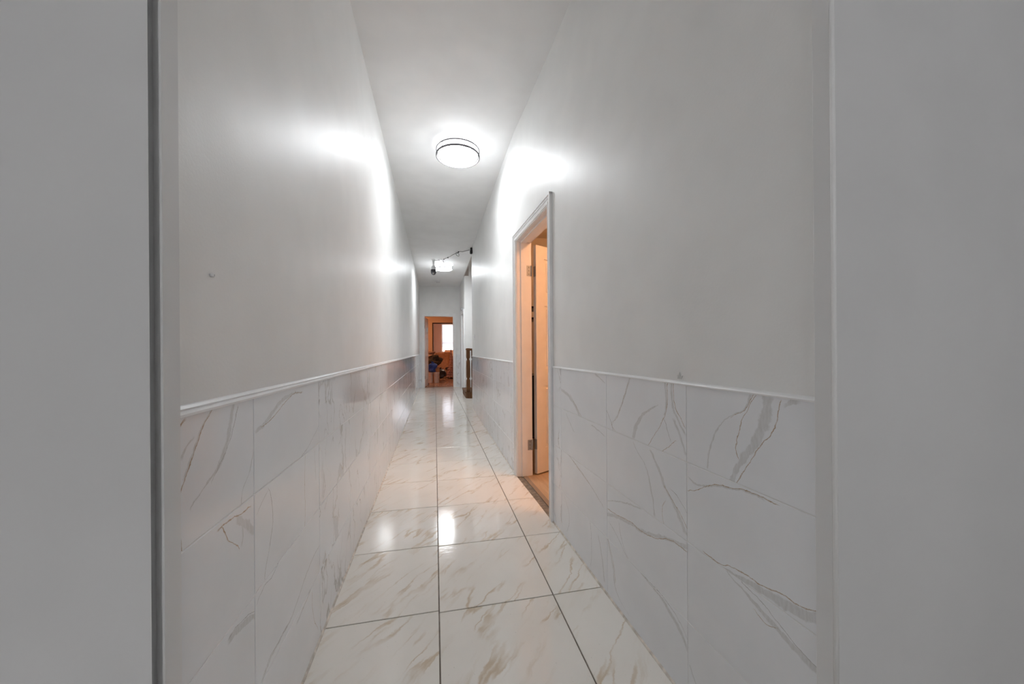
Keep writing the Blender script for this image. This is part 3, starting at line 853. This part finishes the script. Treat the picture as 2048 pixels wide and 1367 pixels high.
cb = thing('camera_cable', 'thin dark cable running along the ceiling from camera to black adapter', 'cable', (.35, 7.45, ZC-.0005))
pts = [(.012,7.955), (.05,7.93), (.097,7.895), (.145,7.855), (.191,7.813), (.24,7.73), (.280,7.649), (.325,7.53), (.364,7.433), (.405,7.345), (.445,7.264), (.469,7.175), (.51,7.150), (.545,7.134), (.60,7.085), (.64,7.045), (.672,6.98)]
P3 = [(x-.35, y-7.45, -.010-(.008 if i % 3 == 1 else 0)) for i, (x, y) in enumerate(pts)]
P3[0] = (.003-.35, 7.935-7.45, -.020)
MB().tube(P3, .0042, 6).build('wire', M['cable'], cb)
lp = [(.455-.35+.032*math.cos(a), 7.235-7.45+.03*math.sin(a)+.02, -.040+.030*math.cos(a+2.2)) for a in [2*math.pi*k/16 for k in range(16)]]
MB().tube(lp, .004, 6, closed=True).build('loop', M['cable'], cb)
for x, y, r in ((.280,7.649,.011), (.200,7.805,.008), (.469,7.18,.012)):
    MB().cbox(x-.35-r, x-.35+r, y-7.45-r, y-7.45+r, -.026, -.001, .004).build('clip', M['plastic_black'], cb)
MB().tube([(.183-.35,7.943-7.45,-.01), (.200-.35,8.04-7.45,-.018), (.221-.35,8.163-7.45,-.012)], .006, 6).build('loose_end', M['cable'], cb)
MB().tube([(.10-.35,7.89-7.45,-.006), (.105-.35,7.88-7.45,-.045)], .006, 6).build('cable_tie', M['steel'], cb)

ad = thing('power_adapter', 'black power adapter plugged in high up where right wall meets ceiling', 'adapter', (.7115, 6.86, 3.03))
MB().cbox(-.038, -.001, -.030, .030, .005, .062, .008).build('connector', M['plastic_black'], ad)
MB().cbox(-.048, -.001, -.052, .010, -.062, .012, .010).build('adapter_body', M['plastic_black'], ad)

sd = thing('smoke_detector', 'small white round smoke detector on the ceiling near end wall', 'smoke detector', (.095, 10.35, ZC))
MB().lathe([(.066,0), (.066,-.018), (.058,-.030), (.030,-.036), (.005,-.036)], seg=32).build('detector_body', M['plastic_white'], sd)
MB().ring(.045, .006, .004, -.034).build('vent_ring', M['steel'], sd)

sw = thing('light_switch', 'white light switch plate on the right wall just before the stairs', 'light switch', (.7115, 6.53, 1.372))
MB().cbox(-.006, 0, -.036, .036, -.058, .058, .002).build('plate', M['plastic_white'], sw)
MB().cbox(-.012, -.005, -.008, .008, -.018, .018, .002).build('toggle', M['plastic_white'], sw)

bxx = thing('chime_box', 'small grey wall box high on the wall above the last door frame', 'wall box', (.768, 10.05, 2.235))
MB().cbox(-.055, 0, -.07, .07, .004, .085, .006).build('cover', simple('grey_plastic', (.45,.45,.46), .4), bxx)
MB().box(-.058, -.054, -.05, .05, .03, .036).build('grille_slot', M['plastic_dark'], bxx)

nl = thing('wall_anchor', 'tiny white screw anchor sticking out of the left wall above the rail', 'screw', (LX, .858, 1.286))
q = MB().lathe([(.004,0), (.004,.005), (.0028,.007)], seg=12); q.build('head', M['plastic_white'], nl)
nl.children[0].data.transform(Matrix.Rotation(math.pi/2, 4, 'Y'))
MB().box(.0068, .0074, -.0004, .0004, -.002, .002).build('slot', M['steel'], nl)

# ------------------------------------------------------------------ stairs with newel post
st = thing('staircase', 'brown wooden staircase with turned newel post beside the hall', 'staircase', (0, 0, 0))
def step_poly(x0, x1, y0, y1, r):
    p = []
    for k in range(7):
        a = math.pi + (math.pi/2)*k/6
        p.append((x0+r+r*math.cos(a), y0+r+r*math.sin(a)))
    return p + [(x1, y0), (x1, y1), (x0, y1)]
for k in range(5):
    x0 = .690 + .27*k; z = .170*(k+1) - .02
    y0 = 8.40 if k == 0 else 8.46
    s_ = MB().prism(step_poly(x0, x0+.30, y0, 9.495, .12 if k == 0 else .01), z-.026, z).build('tread', M['stair_wood'], st)
    MB().prism(step_poly(x0+.016, x0+.29, y0+.016, 9.495, .11 if k == 0 else .01), max(0, z-.17), z-.026).build('riser', M['stair_wood'], st)
def square_turned(name, x, y, z0, segs, parent):
    """stack of square blocks and turned necks: (z0, z1, 'sq'|profile, width)"""
    mb = MB()
    for s in segs:
        if s[0] == 'sq':
            mb.cbox(x-s[3]/2, x+s[3]/2, y-s[3]/2, y+s[3]/2, s[1], s[2], .005)
        else:
            mb.lathe(s[1], x, y, 20)
    return mb.build(name, M['stair_wood'], parent)
NX, NY = .764, 8.485
nw = square_turned('newel_post', NX, NY, .15, [
    ('sq', .15, .430, .086),
    ('tu', [(.043,.430), (.038,.440), (.030,.452), (.028,.466), (.034,.478), (.043,.488), (.046,.505), (.048,.56), (.049,.70), (.047,.82), (.044,.872), (.040,.890), (.030,.908), (.028,.925), (.036,.940), (.043,.955)]),
    ('sq', .955, 1.140, .084)], st)
MB().cbox(NX-.055, NX+.055, NY-.055, NY+.055, 1.138, 1.165, .006).cbox(NX-.044, NX+.044, NY-.044, NY+.044, 1.165, 1.180, .006).build('cap', M['stair_wood'], nw)
square_turned('baluster', .872, NY, .15, [
    ('sq', .15, .430, .066),
    ('tu', [(.033,.430), (.024,.452), (.020,.466), (.026,.478), (.034,.500), (.037,.60), (.036,.82), (.031,.890), (.021,.908), (.020,.925), (.027,.940), (.033,.955)]),
    ('sq', .955, 1.14, .066)], st)
for k, (bx, bz) in enumerate(((1.03, .32), (1.165, .32), (1.30, .49), (1.435, .49))):
    zt = 1.10 + (bx-.90)*.63
    h = zt-bz
    square_turned('baluster', bx, NY, bz, [
        ('sq', bz, bz+.27, .058),
        ('tu', [(.027,bz+.27), (.016,bz+.30), (.014,bz+.318), (.024,bz+.34), (.029,bz+.40), (.028,bz+.60), (.024,zt-.20), (.014,zt-.165), (.016,zt-.15), (.027,zt-.13)]),
        ('sq', zt-.13, zt+.01, .056)], st)
hr = MB().tube([(NX+.04, NY, 1.150), (.90, NY, 1.150), (1.95, NY, 1.150+(1.95-.90)*.63)], .028, 10)
hr.build('handrail', M['stair_wood'], st)

# ------------------------------------------------------------------ side room: black shelf behind the door leaf
sh = thing('shelf_unit', 'tall black shelf unit with closed lower doors behind the open side door', 'shelf', (1.14, 4.4, 0))
for x in (-.24, .24):
    for y in (-.18, .18):
        MB().box(x-.015, x+.015, y-.015, y+.015, 0, 1.66).build('post', M['plastic_black'], sh)
for z in (.05, .79, 1.50, 1.635):
    MB().box(-.255, .255, -.195, .195, z, z+.025).build('shelf_board', M['plastic_black'], sh)
MB().box(-.255, .255, .16, .195, .075, .79).build('back_panel', M['plastic_black'], sh)
for x in (-.255, .24): MB().box(x, x+.015, -.165, .16, .075, .79).build('side_panel', M['plastic_black'], sh)
for x in (-.225, .003):
    d_ = MB().box(x, x+.222, -.196, -.181, .08, .785).build('cabinet_door', M['plastic_black'], sh)
    MB().cbox(x+.10, x+.12, -.212, -.196, .40, .50, .003).build('handle', M['steel'], d_)

# ------------------------------------------------------------------ clutter in the back rooms
def blob(sx, sy, sz, seed, rough=.22, seg=20, rings=14, power=1.0):
    rnd = random.Random(seed)
    ph = [(rnd.uniform(1,4), rnd.uniform(0,6.3), rnd.uniform(1,5), rnd.uniform(0,6.3), rnd.uniform(.3,1)) for _ in range(7)]
    mb = MB(); v = []
    for i in range(rings+1):
        t = math.pi*i/rings
        for k in range(seg):
            a = 2*math.pi*k/seg
            d = 1 + rough*sum(w_*math.sin(round(m_)*a+p_)*math.sin(n_*t+q_) for m_, p_, n_, q_, w_ in ph)/2.2
            r = math.sin(t)**.75*d
            z = -math.cos(t)
            zz = (z*.5+.5)*sz*(1+.15*(d-1))
            v.append((sx*r*math.cos(a), sy*r*math.sin(a), max(0, zz)))
    f = [(i*seg+k, i*seg+(k+1)%seg, (i+1)*seg+(k+1)%seg, (i+1)*seg+k) for i in range(rings) for k in range(seg)]
    return mb.add(v, f, True)
def soft_bag(name, label, loc, size, seed, mat, top=True, rough=.22, cat='bag', group=None):
    r = thing(name, label, cat, loc, 0, group)
    blob(*size, seed, rough).build('body', mat, r)
    if top:
        q = MB(); n = 14; v = []
        rnd = random.Random(seed+5)
        for rr, z in ((.16*size[0], size[2]*.95), (.09*size[0], size[2]*1.03), (.30*size[0], size[2]*1.16)):
            for k in range(n):
                a = 2*math.pi*k/n; g_ = rr*(1+rnd.uniform(-.25,.25))
                v.append((g_*math.cos(a), g_*math.sin(a), z+rnd.uniform(-.01,.01)))
        q.add(v, [(i*n+k, i*n+(k+1)%n, (i+1)*n+(k+1)%n, (i+1)*n+k) for i in range(2) for k in range(n)], True)
        q.build('gathered_top', mat, r)
    return r
M['bag_black'] = fabric('black_plastic_bag', (.008,.009,.014), (.03,.03,.04), .35, 9)
M['bag_blue'] = fabric('blue_bag_plastic', (.015,.06,.32), (.03,.11,.48), .4, 7)
M['cloth_dark'] = fabric('dark_green_brown_cloth', (.02,.022,.014), (.10,.06,.035), .9, 11)
M['cloth_brown'] = fabric('rumpled_brown_cloth', (.22,.11,.07), (.40,.22,.15), .9, 8)
M['card'] = simple('brown_cardboard', (.50,.27,.14), .8, var=.12)
M['card_light'] = simple('light_cardboard', (.66,.38,.22), .8, var=.1)
M['bucket'] = simple('pale_plastic_bucket', (.70,.60,.54), .4, var=.05)
M['tinsel'] = fabric('reddish_tinsel', (.24,.10,.085), (.55,.33,.29), .6, 30)

bk = thing('bucket', 'x', 'bucket', (-.175, 12.92, 0), 0, 'pale buckets in the back room')
MB().lathe([(.085,0), (.088,.01), (.104,.34), (.110,.345), (.110,.365), (.100,.365), (.084,.02)], seg=24).build('tub', M['bucket'], bk)
MB().tube([(.108*math.cos(a), .04*math.sin(a)-.11, .33-.10*math.sin(a)) for a in [math.pi*k/10 for k in range(11)]], .004, 6).build('bail_handle', M['steel'], bk)
bk['label'] = 'pale plastic bucket tucked behind the open end door, under the blue bag'
bk2 = copy_tree(bk); bk2.location = (.045, 12.90, 0)
bk2['label'] = 'pale plastic bucket standing beside the black bag on the back room floor'
cr = thing('cardboard_box', 'brown cardboard box standing behind the buckets, supporting the dark clothes', 'box', (-.12, 13.45, 0), .1, 'cardboard boxes in the back rooms')
MB().box(-.26, .26, -.2, .2, 0, .52).build('carton', M['card'], cr)
MB().box(-.26, .26, -.012, .012, .5205, .5225).build('tape', M['card_light'], cr)
soft_bag('blue_bag', 'bright blue bag lying on top of the pale buckets', (-.09, 12.93, .366), (.155,.13,.32), 3, M['bag_blue'], True, .55)
soft_bag('clothes_bag', 'dark green and brown bundle of clothes piled on the cardboard box', (-.08, 13.42, .523), (.25,.2,.44), 11, M['cloth_dark'], False, .75, 'clothes')
soft_bag('cap_bundle', 'small brown bundle resting on top of the dark clothes pile', (-.14, 13.40, .985), (.13,.12,.12), 21, M['cloth_brown'], False, .4, 'clothes')
soft_bag('garbage_bag', 'black garbage bag with gathered top on the back room floor', (.20, 14.88, 0), (.225,.19,.38), 5, M['bag_black'], True, .25)

def open_box(label, loc, rz, W, D, Hh, mat, fl):
    r = thing('cardboard_box', label, 'box', loc, rz, 'cardboard boxes in the back rooms')
    t = .008
    q = MB(); q.box(-W/2, W/2, -D/2, D/2, 0, t)
    q.box(-W/2, W/2, -D/2, -D/2+t, t, Hh); q.box(-W/2, W/2, D/2-t, D/2, t, Hh)
    q.box(-W/2, -W/2+t, -D/2+t, D/2-t, t, Hh); q.box(W/2-t, W/2, -D/2+t, D/2-t, t, Hh)
    q.build('carton', mat, r)
    for s, ang in zip((-1, 1), fl):
        a = math.radians(ang); L = D*.62
        p = [(-W/2, s*D/2, Hh), (W/2, s*D/2, Hh), (W/2, s*(D/2+L*math.cos(a)), Hh+L*math.sin(a)), (-W/2, s*(D/2+L*math.cos(a)), Hh+L*math.sin(a))]
        p2 = [(x, y+.004, z+.004) for x, y, z in p]
        MB().add(p+p2, [(0,1,2,3), (7,6,5,4), (0,1,5,4), (1,2,6,5), (2,3,7,6), (3,0,4,7)]).build('flap', M['card_light'], r)
    return r
b1 = open_box('large open cardboard box with raised pale flap, behind the black garbage bag', (.20, 15.80, 0), .25, .56, .5, .74, M['card_light'], (62, 75))
b2 = open_box('open brown cardboard box standing right under the back window', (.60, 16.9, 0), -.35, .62, .55, .86, M['card'], (35, 60))
b3 = open_box('low open cardboard box on the floor behind the tinsel cone tree', (.86, 15.62, 0), .3, .44, .4, .30, M['card'], (20, 30))
soft_bag('black_shoe_bag', 'flat black bundle lying on the rumpled brown blanket heap', (.55, 15.26, .315), (.14,.11,.12), 31, M['bag_black'], False, .3, 'bag')
soft_bag('brown_blanket', 'heap of rumpled brown blanket on the floor behind the garbage bag and cone tree', (.53, 15.24, 0), (.17,.14,.30), 15, M['cloth_brown'], False, .35, 'blanket')

tr = thing('cone_tree', 'tall reddish tinsel cone tree with a thin spike on top, in back room', 'artificial tree', (.625, 14.50, 0))
MB().lathe([(.15,0), (.15,.02), (.03,.03), (.02,.12)], seg=20).build('base', M['dark_wood'], tr)
for k in range(11):
    z0 = .08 + .098*k; R = .185*(1-k/11.6)+.012
    n = 22; rnd = random.Random(40+k); v = []
    for i in range(n):
        a = 2*math.pi*i/n
        rr = R*(1.08 if i % 2 else .80)*(1+rnd.uniform(-.12,.12))
        v.append((rr*math.cos(a), rr*math.sin(a), z0+rnd.uniform(-.02,.02)))
    for i in range(n):
        a = 2*math.pi*i/n; v.append((R*.5*math.cos(a), R*.5*math.sin(a), z0+.10))
    v.append((0, 0, z0+.15)); v.append((0, 0, z0+.02))
    f = [(i, (i+1)%n, n+(i+1)%n, n+i) for i in range(n)] + [(n+i, n+(i+1)%n, 2*n) for i in range(n)] + [((i+1)%n, i, 2*n+1) for i in range(n)]
    MB().add(v, f).build('tinsel_tier', M['tinsel'], tr)
MB().tube([(0,0,1.18), (0,0,1.26), (.004,0,1.41)], [.012,.008,.003], 8).build('spike', M['dark_wood'], tr)

# ------------------------------------------------------------------ dried smear of tile adhesive on the paint above the rail
sm = thing('adhesive_smear', 'thin grey dried smear on the right wall just above the rail', 'smear', (right_face(1.03)+.0045, 1.03, 1.028))
v = [(0,-.008,0), (0,.012,0), (0,.011,.008), (0,.013,.014), (0,.007,.011), (0,.001,.024), (0,-.004,.009), (0,-.016,.013)]
MB().add([(a,b,z_) for a,b,z_ in v]+[(-.0012,b*.8,z_*.85) for a,b,z_ in v],
         [tuple(range(8)), tuple(range(8,16))[::-1]] + [(i,(i+1)%8,8+(i+1)%8,8+i) for i in range(8)]).build('smear', simple('dried_adhesive', (.66,.66,.64), .8), sm)
